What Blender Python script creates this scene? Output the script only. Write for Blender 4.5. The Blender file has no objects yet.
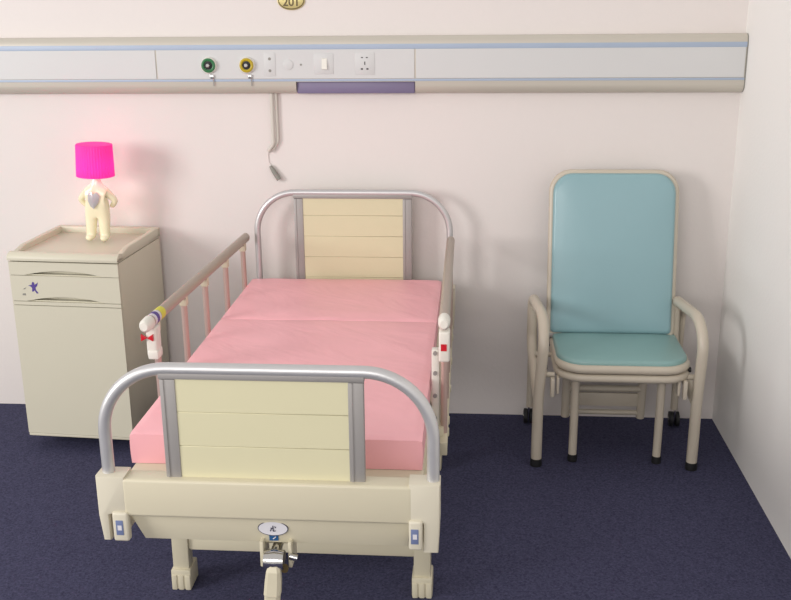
import bpy, bmesh, math, random
from mathutils import Vector, Matrix, noise
random.seed(4)
PI = math.pi
S = bpy.context.scene
COL = S.collection

# ------------------------------------------------------------ camera
def make_camera():
    f, yaw, pitch, roll = 1005.5, .0788, -.291, -.0094
    fw = Vector((-math.sin(yaw)*math.cos(pitch), math.cos(yaw)*math.cos(pitch), math.sin(pitch)))
    rt = Vector((math.cos(yaw), math.sin(yaw), 0)); up = rt.cross(fw)
    r2 = rt*math.cos(roll)+up*math.sin(roll); u2 = -rt*math.sin(roll)+up*math.cos(roll)
    cd = bpy.data.cameras.new('camera'); c = bpy.data.objects.new('camera', cd); COL.objects.link(c)
    cd.sensor_fit = 'HORIZONTAL'; cd.sensor_width = 36; cd.lens = 36*f/791; cd.clip_start = .05
    m = Matrix((r2, u2, -fw)).transposed().to_4x4(); m.translation = Vector((.2848, -4.4702, 1.9059))
    c.matrix_world = m
    S.camera = c
make_camera()

# ------------------------------------------------------------ light
S.view_settings.view_transform = 'Standard'; S.view_settings.look = 'None'
S.view_settings.gamma = 1; S.view_settings.use_curve_mapping = False
S.view_settings.exposure = 0.15
W = bpy.data.worlds.new('room_daylight'); S.world = W; W.use_nodes = True
W.node_tree.nodes['Background'].inputs[0].default_value = (1.0, .965, .95, 1)
W.node_tree.nodes['Background'].inputs[1].default_value = .60

def area(name, loc, target, sx, sy, power, color):
    l = bpy.data.lights.new(name, 'AREA'); l.shape = 'RECTANGLE'; l.size = sx; l.size_y = sy
    l.energy = power; l.color = color
    o = bpy.data.objects.new(name, l); COL.objects.link(o); o.location = loc
    o.rotation_euler = (Vector(target)-Vector(loc)).to_track_quat('-Z', 'Y').to_euler()
area('window_daylight', (-5.0, -4.3, 2.25), (0.5, -.5, 1.3), 1.6, 1.8, 105, (1.0, .975, .96))
area('front_window_daylight', (-1.2, -6.6, 2.5), (0.2, -.3, .9), 3.4, 1.5, 75, (1.0, .975, .955))
bpy.data.lights['window_daylight'].spread = math.radians(150)

# ------------------------------------------------------------ materials
def mat(name, col, rough=.5, metal=0, noise_scale=None, noise_amt=.04, bump=0, bump_scale=200, spec=.5, coat=0):
    m = bpy.data.materials.new(name); m.use_nodes = True
    nt = m.node_tree; b = nt.nodes['Principled BSDF']
    b.inputs['Roughness'].default_value = rough; b.inputs['Metallic'].default_value = metal
    b.inputs['Specular IOR Level'].default_value = spec
    b.inputs['Coat Weight'].default_value = coat
    tc = nt.nodes.new('ShaderNodeTexCoord')
    n = nt.nodes.new('ShaderNodeTexNoise'); n.inputs['Scale'].default_value = noise_scale or 6
    n.inputs['Detail'].default_value = 4
    nt.links.new(tc.outputs['Object'], n.inputs['Vector'])
    r = nt.nodes.new('ShaderNodeMix'); r.data_type = 'RGBA'
    lo = [c*(1-noise_amt) for c in col]; hi = [min(1, c*(1+noise_amt)) for c in col]
    r.inputs[6].default_value = (*lo, 1); r.inputs[7].default_value = (*hi, 1)
    nt.links.new(n.outputs['Fac'], r.inputs[0]); nt.links.new(r.outputs[2], b.inputs['Base Color'])
    if bump:
        n2 = nt.nodes.new('ShaderNodeTexNoise'); n2.inputs['Scale'].default_value = bump_scale
        nt.links.new(tc.outputs['Object'], n2.inputs['Vector'])
        bp = nt.nodes.new('ShaderNodeBump'); bp.inputs['Strength'].default_value = bump; bp.inputs['Distance'].default_value = .01
        nt.links.new(n2.outputs['Fac'], bp.inputs['Height']); nt.links.new(bp.outputs[0], b.inputs['Normal'])
    return m
def srgb(r, g, b):
    f = lambda c: (c/255/12.92) if c/255 <= .04045 else ((c/255+.055)/1.055)**2.4
    return (f(r), f(g), f(b))

M = {}
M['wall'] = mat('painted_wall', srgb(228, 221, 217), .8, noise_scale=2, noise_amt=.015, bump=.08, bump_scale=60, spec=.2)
M['wall_r'] = mat('daylit_side_wall', srgb(241, 239, 235), .8, noise_scale=2, noise_amt=.015, bump=.08, bump_scale=60, spec=.2)  # lighter copy of the wall paint, extra window light put into the colour
M['cream'] = mat('cream_enamel', srgb(209, 201, 176), .38, noise_amt=.02)
M['capcream'] = mat('pale_cream_plastic', srgb(213, 206, 186), .38, noise_amt=.02)
M['cab'] = mat('cream_cabinet_plastic', srgb(208, 203, 183), .42, noise_amt=.02)
M['panelcream'] = mat('pale_yellow_board', srgb(214, 208, 174), .35, noise_scale=3, noise_amt=.02)
M['whiteplastic'] = mat('white_plastic', srgb(228, 225, 215), .35, noise_amt=.02)
M['alu'] = mat('brushed_aluminium', srgb(205, 204, 204), .38, metal=.6, noise_scale=40, noise_amt=.04)
M['greymetal'] = mat('grey_profile', srgb(160, 156, 153), .5, metal=.3, noise_amt=.03)
M['railmetal'] = mat('rail_champagne_aluminium', srgb(180, 168, 156), .42, metal=.45, noise_amt=.03)
M['postpink'] = mat('rail_post_champagne', srgb(196, 170, 160), .35, metal=.35, noise_amt=.03)
M['chrome'] = mat('chrome', srgb(210, 208, 205), .15, metal=1)
M['black'] = mat('black_rubber', (.012, .012, .013), .6)
M['dark'] = mat('dark_shadow_gap', (.03, .03, .03), .7)
M['chairframe'] = mat('chair_cream_tube', srgb(199, 189, 172), .35, noise_amt=.03)
M['wood'] = mat('tan_board', srgb(205, 180, 135), .6, noise_scale=12, noise_amt=.08)
M['trunk'] = mat('trunking_beige', srgb(196, 190, 178), .4, metal=.1, noise_scale=3, noise_amt=.03)
M['trunkpanel'] = mat('trunking_panel_grey', srgb(208, 208, 207), .45, noise_scale=3, noise_amt=.02)
M['blue'] = mat('blue_stripe', srgb(168, 182, 202), .45)
M['purple'] = mat('violet_diffuser', srgb(122, 112, 142), .4)
M['green'] = mat('green_ring', srgb(52, 118, 72), .35)
M['yellow'] = mat('yellow_ring', srgb(188, 164, 30), .35)
M['red'] = mat('red_plastic', srgb(200, 22, 40), .35)
M['label_blue'] = mat('label_blue', srgb(112, 124, 160), .4)
M['label_white'] = mat('label_white', srgb(216, 214, 218), .4)
M['label_teal'] = mat('label_deep_blue', srgb(25, 80, 130), .4)
M['navy'] = mat('emblem_ink', srgb(45, 45, 70), .5)
M['stick_yellow'] = mat('sticker_yellow', srgb(215, 210, 70), .5)
M['stick_purple'] = mat('sticker_violet', srgb(82, 62, 140), .5)
M['brass'] = mat('pale_brass', srgb(205, 190, 130), .35, metal=.4)
M['brassdark'] = mat('dark_bronze', srgb(95, 80, 50), .4, metal=.3)
M['cord'] = mat('cord_beige', srgb(205, 200, 190), .5)
M['grey'] = mat('grey_plastic', srgb(140, 138, 130), .5)
M['ivory'] = mat('glazed_ivory', srgb(243, 234, 200), .16, noise_amt=.02, coat=.5)
M['silver'] = mat('silver_foil', srgb(228, 226, 230), .25, metal=.3)

def carpet():
    m = mat('navy_carpet', srgb(56, 54, 84), .95, noise_scale=1.5, noise_amt=.06, spec=.1)
    nt = m.node_tree; b = nt.nodes['Principled BSDF']
    tc = nt.nodes.new('ShaderNodeTexCoord')
    n = nt.nodes.new('ShaderNodeTexNoise'); n.inputs['Scale'].default_value = 130; n.inputs['Detail'].default_value = 5
    n.inputs['Roughness'].default_value = .75
    nt.links.new(tc.outputs['Object'], n.inputs['Vector'])
    cr = nt.nodes.new('ShaderNodeValToRGB')
    cr.color_ramp.elements[0].position = .3; cr.color_ramp.elements[0].color = (*srgb(46, 46, 66), 1)
    cr.color_ramp.elements[1].position = .72; cr.color_ramp.elements[1].color = (*srgb(90, 90, 118), 1)
    nt.links.new(n.outputs['Fac'], cr.inputs[0]); nt.links.new(cr.outputs[0], b.inputs['Base Color'])
    bp = nt.nodes.new('ShaderNodeBump'); bp.inputs['Strength'].default_value = .6; bp.inputs['Distance'].default_value = .006
    nt.links.new(n.outputs['Fac'], bp.inputs['Height']); nt.links.new(bp.outputs[0], b.inputs['Normal'])
    return m
M['carpet'] = carpet()

def vinyl(name, col, rough, scale, strength, stretch, dist=.02, worn=None):
    m = mat(name, col, rough, noise_scale=4, noise_amt=.025)
    nt = m.node_tree; b = nt.nodes['Principled BSDF']
    tc = nt.nodes.new('ShaderNodeTexCoord'); mp = nt.nodes.new('ShaderNodeMapping')
    mp.inputs['Scale'].default_value = stretch; m0 = nt.nodes.new('ShaderNodeMapping'); m0.inputs['Rotation'].default_value = (0, 0, .7)
    n = nt.nodes.new('ShaderNodeTexNoise'); n.inputs['Scale'].default_value = scale; n.inputs['Detail'].default_value = 3
    n.inputs['Distortion'].default_value = .4
    nt.links.new(tc.outputs['Object'], m0.inputs['Vector']); nt.links.new(m0.outputs[0], mp.inputs['Vector']); nt.links.new(mp.outputs[0], n.inputs['Vector'])
    bp = nt.nodes.new('ShaderNodeBump'); bp.inputs['Strength'].default_value = strength; bp.inputs['Distance'].default_value = dist
    nt.links.new(n.outputs['Fac'], bp.inputs['Height']); nt.links.new(bp.outputs[0], b.inputs['Normal'])
    return m
M['pink'] = vinyl('pink_vinyl', srgb(249, 183, 190), .40, 2.6, .6, (1, 2.2, 1))
M['greenseat'] = vinyl('blue_green_vinyl', srgb(138, 174, 172), .3, 5, .15, (1, 1, .4))
M['blueseat'] = vinyl('blue_vinyl', srgb(142, 176, 182), .28, 5, .12, (1, 1, .4))

def shade_mat():
    m = bpy.data.materials.new('hot_pink_plastic'); m.use_nodes = True; nt = m.node_tree
    b = nt.nodes['Principled BSDF']; out = nt.nodes['Material Output']
    b.inputs['Base Color'].default_value = (*srgb(255, 92, 205), 1); b.inputs['Roughness'].default_value = .45
    t = nt.nodes.new('ShaderNodeBsdfTranslucent'); t.inputs['Color'].default_value = (1, .13, .62, 1)
    mx = nt.nodes.new('ShaderNodeMixShader'); mx.inputs[0].default_value = .5
    nt.links.new(b.outputs[0], mx.inputs[1]); nt.links.new(t.outputs[0], mx.inputs[2]); nt.links.new(mx.outputs[0], out.inputs[0])
    return m
M['shade'] = shade_mat()
M['bulb'] = mat('lit_bulb', (1, .9, .8), .4)
M['bulb'].node_tree.nodes['Principled BSDF'].inputs['Emission Color'].default_value = (1, .75, .65, 1)
M['bulb'].node_tree.nodes['Principled BSDF'].inputs['Emission Strength'].default_value = 24

# ------------------------------------------------------------ helpers
WLOC = {}
def obj(name, bm, m, parent=None, smooth=True, world=None):
    bmesh.ops.recalc_face_normals(bm, faces=bm.faces)
    xs = [v.co for v in bm.verts]
    c = Vector(((min(p.x for p in xs)+max(p.x for p in xs))/2, (min(p.y for p in xs)+max(p.y for p in xs))/2, min(p.z for p in xs)))
    bmesh.ops.translate(bm, verts=bm.verts, vec=-c)
    me = bpy.data.meshes.new(name); bm.to_mesh(me); bm.free()
    if smooth:
        for p in me.polygons: p.use_smooth = True
        try: me.set_sharp_from_angle(angle=math.radians(38))
        except Exception: pass
    me.materials.append(M[m])
    o = bpy.data.objects.new(name, me); COL.objects.link(o)
    if parent is not None:
        o.parent = parent; o.location = c-WLOC[parent.name]
    else:
        o.location = c
    WLOC[o.name] = c
    return o
def thing(name, loc, label, cat):
    o = bpy.data.objects.new(name, None); o.empty_display_size = .1; COL.objects.link(o); o.location = loc
    WLOC[o.name] = Vector(loc); o['label'] = label; o['category'] = cat
    return o
def nb(): return bmesh.new()
def box(bm, x0, x1, y0, y1, z0, z1, bev=0, seg=2):
    r = bmesh.ops.create_cube(bm, size=1)
    for v in r['verts']:
        v.co = Vector((x0 if v.co.x < 0 else x1, y0 if v.co.y < 0 else y1, z0 if v.co.z < 0 else z1))
    if bev:
        es = {e for v in r['verts'] for e in v.link_edges}
        bmesh.ops.bevel(bm, geom=list(es), offset=bev, segments=seg, profile=.5, affect='EDGES')
    return bm
def rot_last(bm, start, M4):
    bm.verts.ensure_lookup_table()
    for v in bm.verts[start:]: v.co = M4 @ v.co
def prism(bm, pts, axis, a, b, bev=0):
    """pts in the two other axes (order x,y,z minus axis)"""
    def mk(p, t):
        return Vector({'x': (t, p[0], p[1]), 'y': (p[0], t, p[1]), 'z': (p[0], p[1], t)}[axis])
    A = [bm.verts.new(mk(p, a)) for p in pts]; B = [bm.verts.new(mk(p, b)) for p in pts]
    n = len(pts); fa = bm.faces.new(A); fb = bm.faces.new(B[::-1])
    for i in range(n): bm.faces.new((A[i], A[(i+1) % n], B[(i+1) % n], B[i]))
    if bev:
        es = list(set(fa.edges) | set(fb.edges))
        bmesh.ops.recalc_face_normals(bm, faces=bm.faces)
        bmesh.ops.bevel(bm, geom=es, offset=bev, segments=2, profile=.5, affect='EDGES')
    return bm
def rounded(x0, x1, z0, z1, r, n=8, corners=(1, 1, 1, 1)):
    """corners: bl, br, tr, tl"""
    out = []
    for k, (cx, cz, a) in enumerate(((x0, z0, PI), (x1, z0, 1.5*PI), (x1, z1, 0), (x0, z1, .5*PI))):
        rr = r*corners[k]
        if rr < 1e-5: out.append((cx, cz)); continue
        ox = cx+rr*(1 if k in (0, 3) else -1); oz = cz+rr*(1 if k in (0, 1) else -1)
        for i in range(n+1):
            t = a+.5*PI*i/n; out.append((ox+rr*math.cos(t), oz+rr*math.sin(t)))
    return out
def tube(bm, pts, r, seg=14, closed=False, r2=None, caps=True, radii=None):
    """sweep along pts; r in the first normal direction, r2 in the other"""
    pts = [Vector(p) for p in pts]; n = len(pts); rings = []
    r2 = r2 or r
    up = None
    for i, p in enumerate(pts):
        if closed: t = (pts[(i+1) % n]-pts[i-1]).normalized()
        else: t = (pts[min(i+1, n-1)]-pts[max(i-1, 0)]).normalized()
        if up is None:
            up = Vector((0, 0, 1)) if abs(t.z) < .9 else Vector((1, 0, 0))
        up = (up-t*up.dot(t)).normalized(); s = t.cross(up)
        k = radii[i] if radii else 1
        rings.append([bm.verts.new(p+up*(r*k*math.cos(2*PI*j/seg))+s*(r2*k*math.sin(2*PI*j/seg))) for j in range(seg)])
    for i in range(n if closed else n-1):
        a, b = rings[i], rings[(i+1) % n]
        for j in range(seg): bm.faces.new((a[j], a[(j+1) % seg], b[(j+1) % seg], b[j]))
    if not closed and caps:
        bm.faces.new(rings[0][::-1]); bm.faces.new(rings[-1])
    return bm
def fillet(pts, rad, n=8, closed=False):
    pts = [Vector(p) for p in pts]; out = []; N = len(pts)
    for i, p in enumerate(pts):
        if not closed and i in (0, N-1): out.append(p); continue
        a = pts[i-1]; b = pts[(i+1) % N]
        u = (a-p); v = (b-p); ang = u.angle(v)
        rr = rad[i] if isinstance(rad, (list, tuple)) else rad
        if rr <= 0: out.append(p); continue
        d = min(rr/math.tan(ang/2), u.length*.49 if N > 2 else 9, v.length*.49) if not isinstance(rad, (list, tuple)) else rr/math.tan(ang/2)
        A = p+u.normalized()*d; B = p+v.normalized()*d
        R = d*math.tan(ang/2); c = p+(u.normalized()+v.normalized()).normalized()*(R/math.sin(ang/2))
        va = A-c; vb = B-c; tot = va.angle(vb); ax = va.cross(vb).normalized()
        for k in range(n+1): out.append(c+Matrix.Rotation(tot*k/n, 3, ax) @ va)
    return out
def lathe(bm, prof, c, seg=24, axis='z', fn=None):
    c = Vector(c); rings = []
    for (r, h) in prof:
        ring = []
        for j in range(seg):
            t = 2*PI*j/seg; rr = r*(fn(t) if fn else 1)
            a, b = rr*math.cos(t), rr*math.sin(t)
            p = {'z': (a, b, h), 'y': (a, h, b), 'x': (h, a, b)}[axis]
            ring.append(bm.verts.new(c+Vector(p)))
        rings.append(ring)
    for i in range(len(rings)-1):
        for j in range(seg): bm.faces.new((rings[i][j], rings[i][(j+1) % seg], rings[i+1][(j+1) % seg], rings[i+1][j]))
    bm.faces.new(rings[0][::-1]); bm.faces.new(rings[-1])
    return bm
def quad(bm, ps):
    bm.faces.new([bm.verts.new(p) for p in ps]); return bm
def struct(o): o['kind'] = 'structure'; return o

# ------------------------------------------------------------ room
XR = 1.42
struct(obj('floor', box(nb(), -3.4, XR+.1, -5.6, .1, -.05, 0), 'carpet', smooth=False))
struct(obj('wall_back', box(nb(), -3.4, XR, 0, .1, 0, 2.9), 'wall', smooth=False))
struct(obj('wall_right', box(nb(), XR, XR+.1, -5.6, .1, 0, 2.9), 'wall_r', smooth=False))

# ------------------------------------------------------------ service trunking
def trunking():
    t = thing('service_trunking', (-.4, 0, 1.53), 'long beige wall trunking with grey panels, two gas outlets and sockets above the bed', 'wall trunking')
    X0, X1 = -2.3, XR-.004
    prof = [(-.0005, 1.755), (-.040, 1.755), (-.052, 1.745), (-.057, 1.725), (-.057, 1.548), (-.052, 1.528), (-.038, 1.516), (-.020, 1.512), (-.0005, 1.512)]
    a, b = -.489, .030
    # the bottom edge is open above the bed
    prism(nb_ := nb(), prof, 'x', X0, a); prism(nb_, prof, 'x', b, X1)
    prism(nb_, [p for p in prof if p[1] > 1.565]+[(-.057, 1.564), (-.0005, 1.564)], 'x', a, b)
    obj('housing', nb_, 'trunk', t)
    obj('end_cap', prism(nb(), [(p[0]-.002 if p[0] < -.01 else p[0], p[1]) for p in prof], 'x', X1, X1+.003), 'grey', t)
    obj('light_diffuser', box(nb(), a+.002, b-.002, -.046, -.001, 1.513, 1.563, .004), 'purple', t)
    obj('blue_line', box(nb(), X0, X1, -.0585, -.055, 1.701, 1.722, .001), 'blue', t)
    obj('blue_line', box(nb(), X0, X1, -.0585, -.055, 1.566, 1.576, .001), 'blue', t)
    for x0, x1 in ((X0, -1.105), (-1.099, .027), (.034, X1-.004)):
        obj('cover_panel', box(nb(), x0, x1, -.0605, -.055, 1.578, 1.701, .0012), 'trunkpanel', t, smooth=False)
    for x, z, m, lab in ((-.868, 1.636, 'green', 'green ringed gas outlet'), (-.700, 1.636, 'yellow', 'yellow ringed gas outlet')):
        g = obj('gas_outlet', lathe(nb(), [(.036, -.0655), (.036, -.0605)][::-1]+[(.033, -.072)], (x, 0, z), 28, 'y'), 'whiteplastic', t)
        g['label'] = lab
        bm = nb(); pts = [(x+.0245*math.cos(k*PI/14), -.074, z+.0245*math.sin(k*PI/14)) for k in range(28)]
        tube(bm, pts, .0065, 8, closed=True); obj('coloured_ring', bm, m, g)
        obj('socket_well', lathe(nb(), [(.0175, -.071), (.0175, -.0745), (.012, -.0755)], (x, 0, z), 20, 'y'), 'black', g)
        obj('centre_pin', lathe(nb(), [(.008, -.075), (.008, -.086), (.005, -.089)], (x, 0, z), 14, 'y'), 'chrome', g)
        obj('release_tab', box(nb(), x+.004, x+.020, -.070, -.0605, z-.056, z-.040, .002), 'chrome', g)
        bm = nb(); tube(bm, [(x+.016, -.063, z-.052), (x+.017, -.064, z-.07), (x+.017, -.0625, z-.088)], .0022, 6)
        obj('retaining_chain', bm, 'greymetal', g)
    def plate(x, z, w, h, name, lab=None):
        o = obj(name, box(nb(), x-w/2, x+w/2, -.0622, -.0604, z-h/2, z+h/2, .0006), 'trunkpanel', t)
        if lab: o['label'] = lab
        return o
    p = plate(-.600, 1.638, .05, .098, 'signal_socket')
    for z in (1.662, 1.612):
        obj('hole', lathe(nb(), [(.0065, -.062), (.0065, -.0628)], (-.600, 0, z), 12, 'y'), 'grey', p)
    obj('call_speaker', lathe(nb(), [(.022, -.0604), (.022, -.063), (.018, -.064)], (-.520, 0, 1.637), 24, 'y'), 'trunkpanel', t)
    obj('indicator', lathe(nb(), [(.004, -.0604), (.004, -.063)], (-.464, 0, 1.637), 10, 'y'), 'grey', t)
    p = plate(-.365, 1.640, .085, .086, 'light_switch')
    obj('rocker', prism(nb(), [(-.062, 1.664), (-.062, 1.616), (-.072, 1.618), (-.066, 1.662)], 'x', -.372, -.350), 'whiteplastic', p)
    p = plate(-.186, 1.640, .085, .092, 'wall_socket')
    for dx, dz, w, h in ((-.012, .026, .008, .004), (.009, .026, .008, .004), (0, .002, .004, .014), (-.013, -.022, .009, .006), (.011, -.022, .009, .006)):
        obj('slot', box(nb(), -.186+dx-w/2, -.186+dx+w/2, -.0630, -.0620, 1.640+dz-h/2, 1.640+dz+h/2), 'black', p, smooth=False)
trunking()

def call_cord():
    t = thing('call_cord', (-.61, -.02, 1.12), 'beige hanging cord with grey end plug below the wall trunking', 'cord')
    bm = nb()
    tube(bm, fillet([(-.606, -.02, 1.512), (-.606, -.020, 1.29), (-.632, -.018, 1.255)], .035, 8), .0085, 10)
    obj('sleeve', bm, 'cord', t)
    bm = nb(); tube(bm, fillet([(-.588, -.012, 1.512), (-.588, -.012, 1.30), (-.610, -.012, 1.262)], .03, 8), .006, 8)
    obj('loop_cord', bm, 'cord', t)
    bm = nb(); tube(bm, [(-.632, -.012, 1.262), (-.638, -.004, 1.240), (-.635, -.003, 1.205), (-.624, -.010, 1.185)], .0018, 8)
    obj('thin_cord', bm, 'wall', t)
    bm = nb(); tube(bm, [(-.627, -.014, 1.190), (-.615, -.015, 1.170), (-.602, -.016, 1.150), (-.588, -.018, 1.128)], .010, 12, radii=[.6, 1, 1.15, 1.15])
    obj('plug', bm, 'grey', t)
call_cord()

def text_bm(s, size, extr):
    cu = bpy.data.curves.new('t', 'FONT'); cu.body = s; cu.size = size; cu.extrude = extr; cu.offset = .0009; cu.align_x = 'CENTER'; cu.align_y = 'CENTER'
    o = bpy.data.objects.new('t', cu); COL.objects.link(o)
    dg = bpy.context.evaluated_depsgraph_get(); me = bpy.data.meshes.new_from_object(o.evaluated_get(dg))
    bm = bmesh.new(); bm.from_mesh(me); bpy.data.objects.remove(o); bpy.data.curves.remove(cu); bpy.data.meshes.remove(me)
    return bm
def number_plate():
    t = thing('number_plate', (-.508, 0, 1.862), 'small oval brass plate reading 201 on the wall above the trunking', 'number plate')
    E = lambda a, b, z=1.903: [(-.506+a*math.cos(2*PI*k/40), z+b*math.sin(2*PI*k/40)) for k in range(40)]
    obj('plate', prism(nb(), E(.060, .040), 'y', -.006, -.0003, .002), 'brass', t)
    bm = nb(); tube(bm, [(x, -.006, z) for x, z in E(.055, .035)], .0022, 6, closed=True); obj('rim', bm, 'brassdark', t)
    bm = text_bm('201', .050, .0012)
    bmesh.ops.transform(bm, matrix=Matrix.Translation((-.506, -.0068, 1.899)) @ Matrix.Rotation(PI/2, 4, 'X'), verts=bm.verts); bmesh.ops.translate(bm, verts=bm.verts, vec=(0, 0, -.003))
    obj('number', bm, 'brassdark', t, smooth=False)
number_plate()

# ------------------------------------------------------------ bed
BX0, BX1 = -.682, .198            # arch tube centre lines
def hospital_bed():
    t = thing('hospital_bed', (-.242, -1.1, 0), 'cream and silver hospital bed with arched end boards, side rails and a crank handle', 'bed')
    def endboard(name, y, top, bz, BX0, BX1):
        """face -1: outside towards the camera; +1 towards the wall"""
        px0, px1 = -.470, -.022
        bm = nb()
        zs = [.605, .700, .7945, .8895, .984, 1.0785]
        zs = [z for z in zs if z < top-.05]+[top-.026]
        for a, b in zip(zs[:-1], zs[1:]):
            box(bm, px0, px1, y-.008, y+.008, a+.0003, b-.0003, .0012, 1)
        e = obj(name, bm, 'panelcream', t)
        bm = nb()
        tube(bm, fillet([(BX0, y, .60), (BX0, y, top-.014), (BX1, y, top-.014), (BX1, y, .60)], [0, .178, .178, 0], 14), .0165 if bz == 0 else .0145, 18)
        obj('arch_tube', bm, 'alu', e)
        obj('top_rail', box(nb(), -.512, .018, y-.0135, y+.0135, top-.039, top-.020, .003), 'greymetal', e)
        for a, b in ((-.510, -.469), (-.024, .016)):
            bm = nb(); box(bm, a, b, y-.011, y+.011, .605, top-.040, .003)
            box(bm, a+.006, a+.012, y-.0135, y+.0135, .605, top-.04, .001)
            obj('frame_post', bm, 'greymetal', e)
        # moulded cross beam and the recessed apron under it
        bm = nb(); box(bm, -.625, .140, y-.034, y+.028, .598, .706, .008, 3); bmesh.ops.translate(bm, verts=bm.verts, vec=(0, 0, bz))
        obj('cross_beam', bm, 'cream', e)
        bm = nb(); prism(bm, [(-.620, .605), (-.585, .516), (.125, .516), (.135, .605)], 'y', y-.018, y+.016, .003)
        for v in bm.verts: v.co.y += .015*(.605-v.co.z)/.083
        bmesh.ops.translate(bm, verts=bm.verts, vec=(0, 0, bz))
        obj('apron', bm, 'cream', e)
        for s, x0, x1 in ((-1, -.696, -.618), (1, .130, .211)):
            bm = nb()
            cut = .025 if s < 0 else .0
            if s < 0: prof = [(x0+.008, .524), (x1-.05, .524), (x1-.05, .600), (x1, .612), (x1, .712), (x0, .712), (x0, .60)]
            else: prof = [(x0+.038, .516), (x1-.004, .516), (x1, .60), (x1, .712), (x0, .712), (x0, .605), (x0+.038, .60)]
            prism(bm, [(p[0], p[1]+bz) for p in prof], 'y', y-.034, y+.034, .007)
            obj('corner_cap', bm, 'capcream', e)
            a, b = (-.657, -.614) if s < 0 else (.130, .166)
            bm = nb(); box(bm, a, b, y-.042, y-.016, .527+bz, .612+bz, .007, 3)
            obj('locking_clip', bm, 'capcream', e)
            m_ = (a+b)/2-.002
            bm = nb(); box(bm, m_-.010, m_+.010, y-.0435, y-.041, .547+bz, .590+bz, .001)
            obj('blue_label', bm, 'label_blue', e)
            bm = nb(); box(bm, m_-.005, m_+.006, y-.0445, y-.043, .562+bz, .576+bz)
            obj('label_mark', bm, 'label_white', e, smooth=False)
        return e
    e = endboard('footboard', -2.11, 1.020, 0, -.669, .192)
    # oval emblem and the small blue tag under it
    ex, ez, ey = -.232, .564, -2.1205
    E = lambda a, b: [(ex+a*math.cos(2*PI*k/40), ez+b*math.sin(2*PI*k/40)) for k in range(40)]
    obj('oval_emblem', prism(nb(), E(.041, .0215), 'y', ey-.003, ey+.010), 'navy', e, smooth=False)
    obj('emblem_face', prism(nb(), E(.0388, .0193), 'y', ey-.0038, ey-.002), 'label_white', e, smooth=False)
    bm = nb(); y1 = ey-.0046
    for q in ([(-.007, -.007), (-.003, .002)], [(-.006, .002), (.002, .002)], [(.000, .009), (.001, -.007)], [(.001, -.007), (.008, -.006)], [(.005, .007), (.0075, .003)]):
        tube(bm, [(ex+q[0][0], y1, ez+q[0][1]), (ex+q[1][0], y1, ez+q[1][1])], .0013, 6)
    obj('emblem_mark', bm, 'navy', e)
    obj('blue_tag', box(nb(), ex-.012, ex+.012, ey+.002, ey+.025, .525, .541), 'label_teal', e, smooth=False)
    bm = nb(); tube(bm, [(ex-.002, ey+.0015, .530), (ex+.006, ey+.0015, .537)], .0013, 6); obj('tag_mark', bm, 'label_white', e)
    endboard('headboard', -.10, 1.100, -.05, -.681, .185)

    # frame: side members and deck
    bm = nb()
    for x in (-.66, .15): box(bm, x-.022, x+.022, -2.095, -.115, .520, .575, .004)
    for y in (-1.95, -1.55, -.62, -.2): box(bm, -.66, .15, y-.02, y+.02, .525, .570, .003)
    obj('bed_frame', bm, 'cream', t)
    bm = nb(); box(bm, -.695, .155, -1.93, -.74, .575, .6045, .004)
    obj('deck_board', bm, 'cream', t); bm = nb(); box(bm, -.695, .155, -.735, -.14, .575, .6045, .004)
    obj('deck_board', bm, 'cream', t)

    # legs with fluted feet, stretchers
    for ly in (-1.525, -.58):
        for lx in (-.678, .134):
            bm = nb()
            box(bm, lx-.028, lx+.028, ly-.025, ly+.025, .06, .53, .005)
            l = obj('leg', bm, 'cream', t)
            bm = nb()
            box(bm, lx-.034, lx+.034, ly-.036, ly+.055, .0005, .074, .006)
            for dx in (-.023, 0, .023):
                box(bm, lx+dx-.009, lx+dx+.009, ly-.0395, ly-.02, .0005, .056, .003)
            obj('foot', bm, 'cream', l)
        bm = nb(); box(bm, -.65, .14, ly-.014, ly+.014, .140, .200, .004); obj('stretcher', bm, 'cream', t)
    for lx in (-.678, .134):
        bm = nb(); box(bm, lx-.014, lx+.014, -1.51, -.60, .150, .190, .004); obj('stretcher', bm, 'cream', t)

    # crank
    cxx = -.228
    bm = nb()
    for x0, x1 in ((cxx-.040, cxx-.030), (cxx+.036, cxx+.046)): box(bm, x0, x1, -2.135, -2.06, .455, .530, .002)
    box(bm, cxx-.04, cxx+.046, -2.09, -2.06, .500, .526, .002)
    c = obj('crank_bracket', bm, 'cream', t)
    bm = nb(); tube(bm, [(cxx+.002, -2.155, .495), (cxx+.002, -2.05, .505), (cxx+.002, -1.2, .53)], .014, 14); obj('crank_shaft', bm, 'chrome', c)
    bm = nb(); lathe(bm, [(.010, -.026), (.026, -.026), (.030, 0), (.026, .026), (.010, .026)], (cxx+.002, -2.150, .486), 20, 'x')
    tube(bm, [(cxx+.04, -2.135, .49), (cxx+.060, -2.135, .485)], .010, 10)
    obj('crank_joint', bm, 'chrome', c)
    bm = nb(); lathe(bm, [(.011, -.005), (.011, .005)], (cxx+.030, -2.160, .468), 12, 'y'); obj('joint_bolt', bm, 'brassdark', c)
    bm = nb()
    pr = [(.010, .480), (.020, .462), (.024, .425), (.026, .395)]
    x_ = cxx+.004
    rings = []
    for (w, z, yy, d) in ((.013, .482, -2.168, .012), (.019, .468, -2.170, .016), (.0215, .440, -2.172, .017), (.0225, .402, -2.176, .018), (.0205, .398, -2.177, .016), (.0205, .30, -2.180, .015), (.019, .22, -2.184, .014), (.012, .205, -2.185, .008)):
        xx = x_-(.482-z)*.07
        rings.append([bm.verts.new((xx+a*w, yy+b*d, z)) for a, b in ((-1, -.5), (-.6, -1), (.6, -1), (1, -.5), (1, .5), (.6, 1), (-.6, 1), (-1, .5))])
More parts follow.
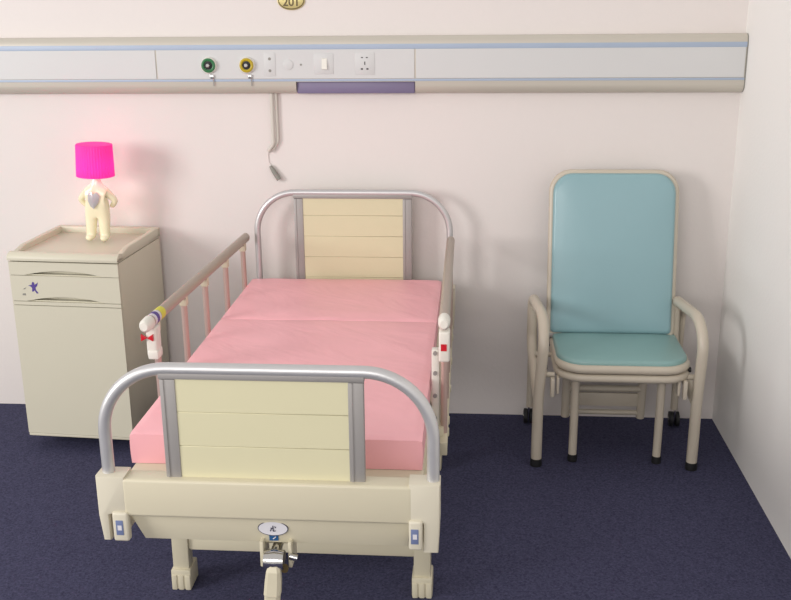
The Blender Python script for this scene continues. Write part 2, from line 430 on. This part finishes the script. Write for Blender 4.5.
    for i in range(len(rings)-1):
        for j in range(8): bm.faces.new((rings[i][j], rings[i][(j+1) % 8], rings[i+1][(j+1) % 8], rings[i+1][j]))
    bm.faces.new(rings[0]); bm.faces.new(rings[-1][::-1])
    obj('crank_handle', bm, 'cream', c, smooth=False)

    # side rails
    def rail(side):
        if side < 0: A = Vector((-.767, -1.44, .899)); B = Vector((-.728, -.15, .888))
        else: A = Vector((.198, -1.40, .910)); B = Vector((.190, -.17, .885))
        D = (B-A).normalized()
        bm = nb(); tube(bm, [A+D*.02, B], .021, 18, r2=.018)
        r = obj('side_rail', bm, 'railmetal', t)
        r['label'] = 'left folding side rail' if side < 0 else 'right folding side rail'
        bm = nb(); tube(bm, [B-D*.002, B+D*.012, B+D*.020], .021, 18, r2=.018, radii=[1.02, 1, .6]); obj('end_cap', bm, 'railmetal', r)
        bm = nb(); tube(bm, [A-D*.022, A-D*.012, A+D*.03, A+D*.034], .0235, 18, r2=.020, radii=[.6, .95, 1.03, .9]); obj('grip_cap', bm, 'whiteplastic', r)
        L = (B-A).length
        ys = [-1.355, -1.05, -.785, -.49, -.20]
        for i, y in enumerate(ys):
            p = A+D*((y-A.y)/D.y); xo = p.x
            bm = nb(); tube(bm, [(xo, y, p.z-.01), (xo, y, .50)], .0115, 12)
            q = obj('post', bm, 'postpink', r)
            bm = nb(); box(bm, xo-.014, xo+.014, y-.015, y+.015, p.z-.048, p.z-.012, .004); obj('post_bracket', bm, 'cream', r)
        xa = A.x; xb = B.x
        bm = nb()
        xc = (xa+xb)/2
        st = len(bm.verts)
        box(bm, -.013, .013, -1.44, -.16, .462, .508, .003)
        for y in (-1.30, -1.20, -.9, -.6, -.3): box(bm, -.017, .017, y-.012, y+.012, .472, .498, .003)
        for v in bm.verts: v.co.x += xa+(xb-xa)*((v.co.y+1.42)/1.26)
        obj('lower_channel', bm, 'cream', r)
        for y in (-1.36, -.8, -.26):
            bm = nb()
            x_e = xa+(xb-xa)*((y+1.42)/1.26)
            box(bm, min(x_e, -.665 if side < 0 else .165), max(x_e, -.665 if side < 0 else .165), y-.03, y+.03, .475, .535, .003)
            obj('mounting_bracket', bm, 'cream', r)
        y0 = -1.375
        bm = nb(); box(bm, xa-.017, xa+.019, y0-.03, y0+.022, .775, .880, .007, 3)
        if side < 0: box(bm, xa-.014, xa+.022, y0-.034, y0+.02, .768, .80, .006)
        lt = obj('release_latch', bm, 'whiteplastic', r)
        if side < 0:
            bm = nb()
            for s in (-1, 1):
                z0 = .845
                prism(bm, [(xa-.010, z0), (xa-.010+s*.020, z0+.013), (xa-.010+s*.020, z0-.011)], 'y', y0-.040, y0-.030, .001)
            obj('red_tab', bm, 'red', r)
            p = A+D*.045; q = A+D*.13; c_ = A+D*.17
            bm = nb(); tube(bm, [p, A+D*.10], .0216, 18, r2=.0186); obj('pale_sticker', bm, 'label_white', r)
            bm = nb(); tube(bm, [A+D*.062, A+D*.085], .0219, 18, r2=.0189); obj('violet_sticker', bm, 'stick_purple', r)
            bm = nb(); tube(bm, [A+D*.105, A+D*.145], .0216, 18, r2=.0186); obj('yellow_sticker', bm, 'stick_yellow', r)
        else:
            obj('red_square', box(nb(), xa-.010, xa+.009, y0-.032, y0-.029, .815, .838), 'red', r, smooth=False)
            bm = nb(); box(bm, xa-.042, xa-.016, y0+.02, y0+.055, .50, .80, .005); obj('lock_strut', bm, 'whiteplastic', r)
            for z in (.56, .64, .72, .79):
                bm = nb(); lathe(bm, [(.007, -.005), (.007, .003)], (xa-.030, y0+.018, z), 10, 'y')
                obj('strut_bolt', bm, 'greymetal', r)
    rail(-1); rail(1)
hospital_bed()

def mattress():
    x0, x1, y0, y1, z0, z1 = -.704, .150, -1.842, -.14, .606, .702
    ysplit = -.745
    bm = nb()
    def slab(a, b):
        nx, ny, nz = 60, max(20, int((b-a)*70)), 6
        r = .006
        def pt(i, j, k):
            u = i/nx; v = j/ny; w = k/nz
            x = x0+(x1-x0)*u; y = a+(b-a)*v; z = z0+(z1-z0)*w
            ex = min(x-x0, x1-x); ey = min(y-a, b-y)
            if k == nz:
                z += .006*math.sin(PI*min(1, ex/.1)*.5)*math.sin(PI*min(1, ey/.1)*.5)
                if min(ex, ey) < .06:
                    z += .0035*noise.noise(Vector((x*9, y*9, 3)))*math.sin(PI*min(1, min(ex, ey)/.06))
                if ey < r: z -= r*(1-math.sqrt(max(0, 1-(1-ey/r)**2)))*.7
                if ex < r: z -= r*(1-math.sqrt(max(0, 1-(1-ex/r)**2)))*.7
                rx = x+y; s = max(0, 1-min(ex, 1)/.30)
                z += .0030*s*noise.noise(Vector(((x*3+y*7), (y*2-x*1.2), 1.7)))*min(1, ex/.04)
            if 0 < k < nz:
                bulge = .0015*math.sin(PI*w)
                if i == 0: x -= bulge
                if i == nx: x += bulge
                if j == 0: y -= bulge
                if j == ny: y += bulge
            return (x, y, z)
        V = {}
        def g(i, j, k):
            if (i, j, k) not in V: V[(i, j, k)] = bm.verts.new(pt(i, j, k))
            return V[(i, j, k)]
        for i in range(nx):
            for j in range(ny):
                bm.faces.new((g(i, j, nz), g(i+1, j, nz), g(i+1, j+1, nz), g(i, j+1, nz)))
                bm.faces.new((g(i, j, 0), g(i, j+1, 0), g(i+1, j+1, 0), g(i+1, j, 0)))
        for k in range(nz):
            for i in range(nx):
                bm.faces.new((g(i, 0, k), g(i+1, 0, k), g(i+1, 0, k+1), g(i, 0, k+1)))
                bm.faces.new((g(i, ny, k), g(i, ny, k+1), g(i+1, ny, k+1), g(i+1, ny, k)))
            for j in range(ny):
                bm.faces.new((g(0, j, k), g(0, j, k+1), g(0, j+1, k+1), g(0, j+1, k)))
                bm.faces.new((g(nx, j, k), g(nx, j+1, k), g(nx, j+1, k+1), g(nx, j, k+1)))
    slab(y0, ysplit); slab(ysplit+.001, y1)
    o = obj('mattress', bm, 'pink')
    o['label'] = 'pink vinyl mattress with a fold seam lying on the hospital bed'; o['category'] = 'mattress'
mattress()

# ------------------------------------------------------------ bedside cabinet
def cabinet():
    x0, x1, yf, yb = -1.652, -1.163, -.520, -.030
    t = thing('bedside_cabinet', ((x0+x1)/2, (yf+yb)/2, 0), 'cream bedside cabinet with drawer and door, left of the bed', 'cabinet')
    bm = nb()
    box(bm, x0+.004, x0+.022, yf+.016, yb, .062, .862, .002); box(bm, x1-.022, x1-.004, yf+.016, yb, .062, .862, .002)
    box(bm, x0+.02, x1-.02, yb-.014, yb, .062, .862); box(bm, x0+.02, x1-.02, yf+.05, yb, .062, .085); box(bm, x0+.02, x1-.02, yf+.05, yb, .84, .862)
    box(bm, x0+.02, x1-.02, yf+.036, yf+.05, .085, .85)
    box(bm, x0+.004, x1-.004, yf+.001, yf+.05, .066, .078, .002)
    box(bm, x0+.02, x1-.02, yf+.012, yf+.045, .664, .692); box(bm, x0+.02, x1-.02, yf+.012, yf+.045, .796, .806)
    obj('body', bm, 'cab', t)
    bm = nb()   # moulded tray top
    box(bm, x0, x1, yf-.006, yb+.005, .866, .884, .004)
    # front roll
    prism(bm, [(yf-.006, .868), (yf+.055, .868), (yf+.055, .889), (yf+.045, .897), (yf+.025, .901), (yf+.008, .896), (yf-.004, .884)], 'x', x0, x1, .003)
    for a, b in ((x0, x0+.024), (x1-.024, x1)):
        prism(bm, [(yf+.04, .868), (yb-.0, .868), (yb-.0, .910), (yb-.05, .912), (yf+.12, .908), (yf+.05, .893)], 'x', a, b, .005)
    box(bm, x0, x1, yb-.028, yb+.005, .868, .912, .006)
    obj('tray_top', bm, 'cab', t)
    def front(name, z0, z1, arch):
        pts = [(x0+.003, z1), (x0+.003, z0)]
        if arch:
            a, b, h = x0+.068, x1-.072, .021
            for k in range(17):
                u = k/16; pts.append((a+(b-a)*u, z0+h*(1-(2*u-1)**2)))
        pts += [(x1-.003, z0), (x1-.003, z1)]
        bm = nb(); prism(bm, pts[::-1], 'y', yf, yf+.016)
        o = obj(name, bm, 'cab', t, smooth=False)
        return o
    front('pull_out_board', .804, .861, True)
    d = front('drawer', .690, .8015, True)
    front('drawer_rail', .6725, .6875, False)
    front('door', .080, .6695, False)
    # small purple sticker on the drawer
    bm = nb(); sx, sz = -1.548, .748
    P = [(0, .028), (.006, .022), (.005, .015), (.014, .019), (.022, .026), (.017, .010), (.009, .002), (.010, -.008), (.020, -.022), (.012, -.024), (.004, -.010), (-.003, -.016), (-.008, -.015), (-.006, 0), (-.011, .006), (-.022, .011), (-.012, .013), (-.006, .016), (-.005, .023)]
    prism(bm, [(sx+a, sz+b) for a, b in P], 'y', yf-.001, yf-.0001); obj('purple_sticker', bm, 'stick_purple', d, smooth=False)
    bm = nb(); prism(bm, [(sx-.045+a, sz-.028+b) for a, b in ((-.008, -.005), (.008, -.005), (.006, .004), (-.006, .003))], 'y', yf-.001, yf-.0001)
    prism(bm, [(sx-.043+a, sz-.004+b) for a, b in ((-.006, -.003), (.004, -.002), (.010, .006), (.002, .003))], 'y', yf-.001, yf-.0001)
    obj('grey_sticker', bm, 'grey', d, smooth=False)
    for x in (x0+.09, x1-.09):
        for y in (yf+.15, yb-.06):
            bm = nb(); lathe(bm, [(.02, -.01), (.026, -.008), (.026, .008), (.02, .01)], (x, y, .0265), 18, 'x')
            box(bm, x-.016, x+.016, y-.016, y+.016, .045, .066)
            obj('castor', bm, 'black', t)
    t.rotation_euler.z = math.radians(-3.5)
cabinet()

# ------------------------------------------------------------ table lamp
def lamp():
    lx, ly, lz = -1.373, -.215, .8842
    t = thing('table_lamp', (lx, ly, lz), 'small lamp with hot pink shade and cream figure base on the bedside cabinet', 'lamp')
    v = [(0, 0, .138), (0, 0, .175), (0, 0, .215), (0, 0, .238), (0, 0, .275), (-.022, 0, .105), (-.023, -.004, .06), (-.025, -.006, .018), (-.029, -.034, .012), (.022, 0, .105), (.023, -.004, .06), (.024, -.006, .018), (.024, -.034, .012),
         (-.032, .002, .205), (-.062, .010, .168), (-.042, .022, .138), (.032, .002, .205), (.062, .010, .168), (.042, .022, .138)]
    e = [(0, 1), (1, 2), (2, 3), (3, 4), (0, 5), (5, 6), (6, 7), (7, 8), (0, 9), (9, 10), (10, 11), (11, 12), (2, 13), (13, 14), (14, 15), (2, 16), (16, 17), (17, 18)]
    rad = [.036, .039, .036, .018, .014, .024, .0195, .018, .013, .024, .0195, .018, .013, .017, .0115, .010, .017, .0115, .010]
    me = bpy.data.meshes.new('figure'); me.from_pydata(v, e, [])
    o = bpy.data.objects.new('figure_tmp', me); COL.objects.link(o)
    m = o.modifiers.new('s', 'SKIN'); 
    for i, r in enumerate(rad):
        me.skin_vertices[0].data[i].radius = (r, r*.85 if i < 3 else r)
    me.skin_vertices[0].data[0].use_root = True
    s = o.modifiers.new('ss', 'SUBSURF'); s.levels = 2; s.render_levels = 2
    dg = bpy.context.evaluated_depsgraph_get(); m2 = bpy.data.meshes.new_from_object(o.evaluated_get(dg))
    bm = nb(); bm.from_mesh(m2); bpy.data.objects.remove(o); bpy.data.meshes.remove(me); bpy.data.meshes.remove(m2)
    mz = min(w.co.z for w in bm.verts)
    for w in bm.verts:
        if w.co.z < .004: w.co.z = .0005+(w.co.z-mz)*.05
    bmesh.ops.scale(bm, verts=bm.verts, vec=(1.30, 1.15, 1.09))
    bmesh.ops.translate(bm, verts=bm.verts, vec=(lx, ly, lz))
    b = obj('figure_base', bm, 'ivory', t)
    bm = nb()
    H = [(-.0, -.022), (.016, -.004), (.020, .012), (.012, .023), (.001, .016), (-.010, .024), (-.021, .016), (-.022, -.002), (-.012, -.016)]
    H = [(a*1.3, c*1.3) for a, c in H]
    vs = [bm.verts.new((lx+a-.0, ly-.0445+abs(a)*.35, lz+.190+c*1.3)) for a, c in H]; c0 = bm.verts.new((lx-.004, ly-.049, lz+.192))
    for i in range(len(vs)): bm.faces.new((vs[i], vs[(i+1) % len(vs)], c0))
    r_ = bmesh.ops.solidify(bm, geom=bm.faces[:], thickness=.003)
    obj('silver_badge', bm, 'silver', t)
    bm = nb()
    seg = 168
    fn = lambda a: 1+.016*math.cos(42*a)
    bm2 = bm; z0, z1 = .292, .431
    rings = []
    for (r, z) in ((.080, z0), (.0808, z0+.001), (.0768, z1-.002), (.0748, z1), (.02, z1+.001)):
        rings.append([bm.verts.new((lx+r*(fn(2*PI*j/seg) if r > .03 else 1)*math.cos(2*PI*j/seg), ly+r*(fn(2*PI*j/seg) if r > .03 else 1)*math.sin(2*PI*j/seg), lz+z)) for j in range(seg)])
    for i in range(len(rings)-1):
        for j in range(seg): bm.faces.new((rings[i][j], rings[i][(j+1) % seg], rings[i+1][(j+1) % seg], rings[i+1][j]))
    bm.faces.new(rings[-1])
    o = obj('lamp_shade', bm, 'shade', t)
    md = o.modifiers.new('thickness', 'SOLIDIFY'); md.thickness = .0015
    bm = nb(); tube(bm, [(lx, ly, lz+.275), (lx, ly, lz+.31)], .013, 14)
    obj('socket', bm, 'whiteplastic', t)
    bm = nb(); lathe(bm, [(.012, .31), (.02, .325), (.023, .345), (.018, .365), (.006, .374)], (lx, ly, lz), 18)
    obj('bulb', bm, 'bulb', t)
    t.rotation_euler.y = math.radians(2.2)
lamp()

# ------------------------------------------------------------ chair
def chair():
    xl, xr = .567, 1.214; xm = (xl+xr)/2
    t = thing('attendant_chair', (xm, -.35, 0), 'high-backed folding chair with pale blue vinyl pads and cream tubular frame, in the corner', 'chair')
    R = .0225
    for x, s in ((xl, 1), (xr, -1)):
        xb_ = x-.012 if s > 0 else x-.040
        bm = nb()
        tube(bm, fillet([(x, -.540, .028), (x, -.545, .30), (x+(.020 if s > 0 else .010), -.556, .650), (xb_, -.175, .637), (xb_, -.190, .42), (x, -.52, .30)], [0, .3, .13, .045, .09, 0], 10), R, 18)
        a = obj('arm_frame', bm, 'chairframe', t)
        bm = nb(); lathe(bm, [(.024, .0005), (.025, .004), (.024, .034), (.020, .036)], (x, -.540, 0), 18); obj('foot_cap', bm, 'black', a)
        bm = nb(); tube(bm, fillet([(x-s*.006, -.20, .60), (x-s*.006, -.12, .56), (x-s*.006, -.105, .40), (x-s*.006, -.095, .085)], .06, 6), .0165, 14); r = obj('rear_leg', bm, 'chairframe', t)
        bm = nb(); wx = x-s*.010
        for dx in (-.014, .014): lathe(bm, [(.028, -.009), (.0345, -.007), (.0345, .007), (.028, .009)], (wx+dx, -.090, .035), 18, 'x')
        o = obj('castor_wheel', bm, 'black', r)
        bm = nb(); box(bm, wx-.005, wx+.005, -.108, -.072, .03, .095, .002); lathe(bm, [(.010, -.026), (.010, .026)], (wx, -.090, .035), 10, 'x')
        obj('castor_fork', bm, 'chrome', r)
        # bracket to seat
        bm = nb(); tube(bm, [(x, -.30, .415), (x+s*.070, -.30, .415)], .012, 10); obj('side_stud', bm, 'chairframe', t)
        bm = nb(); tube(bm, [(x, -.52, .405), (x+s*.065, -.52, .405)], .012, 10); obj('side_stud', bm, 'chairframe', t)
        bm = nb(); box(bm, x+s*.055-.008, x+s*.055+.008, -.575, -.545, .325, .405, .003); obj('hinge_bracket', bm, 'chairframe', t); bm = nb(); box(bm, x+s*.078-.005, x+s*.078+.005, -.56, -.52, .335, .405, .002)
        obj('hinge_bracket', bm, 'chairframe', t)
        bm = nb(); lathe(bm, [(.011, -.006), (.011, .006)], (x+s*.030, -.50, .43), 10, 'x'); obj('bolt', bm, 'black', t)
    sx0, sx1 = .630, 1.190
    # two stacked seat rings
    for name, zc in (('seat_frame', .452), ('lower_seat_frame', .414)):
        pts = [(x, y, zc) for x, y in rounded(sx0+.018, sx1-.018, -.578, -.17, .105, 10, (1, 1, .3, .3))]
        bm = nb(); tube(bm, pts, .0175, 14, closed=True); obj(name, bm, 'chairframe', t)
    def pad(name, x0, x1, a0, a1, r, corners, thick, place, mname, dome=.012):
        pts = rounded(x0, x1, a0, a1, r, 10, corners); cx_, cz_ = (x0+x1)/2, (a0+a1)/2
        bm = nb(); loops = []
        prof = [(1, 0), (1, .35), (.992, .7), (.97, .93), (.94, 1.0), (.80, 1.18), (.55, 1.32), (.28, 1.4), (.05, 1.42)]
        for s_, h in prof:
            # inset towards centre by a constant width for the rim, proportionally inside
            hh = thick*h if h <= 1 else thick+dome*(h-1)/.42
            loops.append([bm.verts.new(place(cx_+(p[0]-cx_)*s_, cz_+(p[1]-cz_)*s_, hh)) for p in pts])
        for i in range(len(loops)-1):
            for j in range(len(pts)): bm.faces.new((loops[i][j], loops[i][(j+1) % len(pts)], loops[i+1][(j+1) % len(pts)], loops[i+1][j]))
        bm.faces.new(loops[0][::-1]); bm.faces.new(loops[-1])
        return obj(name, bm, mname, t)
    pad('seat', sx0+.012, sx1-.012, -.572, -.170, .115, (1, 1, .3, .3), .022, lambda x, y, h: (x, y, .466+h), 'greenseat', .010)
    # back: leans towards the wall
    zb, zt, yb, yt = .485, 1.180, -.215, -.095
    def pl(x, s, h):
        u = (s-zb)/(zt-zb); return (x, yb+(yt-yb)*u-h*.98, s+h*.18)
    bx0, bx1 = .628, 1.158
    pts = [pl(x, s, 0) for x, s in rounded(bx0, bx1, zb, zt, .085, 10, (.2, .2, 1, 1))]
    bm = nb(); tube(bm, pts, .0125, 12, closed=True); bf = obj('back_frame', bm, 'chairframe', t)
    bm = nb(); tube(bm, [pl(x, s, -.004) for x, s in rounded(bx0-.002, bx1+.002, zb, zt+.002, .085, 10, (.2, .2, 1, 1))], .0105, 10, closed=True); obj('board_edge', bm, 'wood', bf)
    pad('backrest', bx0+.004, bx1-.004, zb+.004, zt-.004, .085, (.2, .2, 1, 1), .030, pl, 'blueseat', .010)
    # front folding legs
    for x in (.724, 1.078):
        bm = nb(); tube(bm, [(x, -.487, .025), (x, -.493, .405)], .0175, 14); l = obj('leg', bm, 'chairframe', t)
        bm = nb(); lathe(bm, [(.019, .0005), (.020, .004), (.0195, .032), (.016, .034)], (x, -.487, 0), 16); obj('foot_cap', bm, 'black', l)
    # folded rear leg frame with cross bars
    for x in (.715, 1.05):
        bm = nb(); tube(bm, [(x, -.23, .405), (x, -.20, .085)], .019, 14); obj('folding_leg', bm, 'chairframe', t)
    for z, r, y in ((.345, .012, -.33), (.228, .015, -.215), (.108, .012, -.20)):
        bm = nb(); tube(bm, [(.72, y, z), (1.045, y, z)], r, 12); obj('cross_bar', bm, 'chairframe', t)
    bm = nb(); box(bm, .72, 1.045, -.214, -.200, .142, .204, .003); obj('cross_plate', bm, 'chairframe', t)
    for x in (.640, 1.142):
        bm = nb(); tube(bm, [(x, -.205, .42), (x, -.205, .52)], .011, 10); lathe(bm, [(.016, -.012), (.016, .012)], (x, -.215, .478), 12, 'x'); obj('back_hinge', bm, 'greymetal', t)
chair()
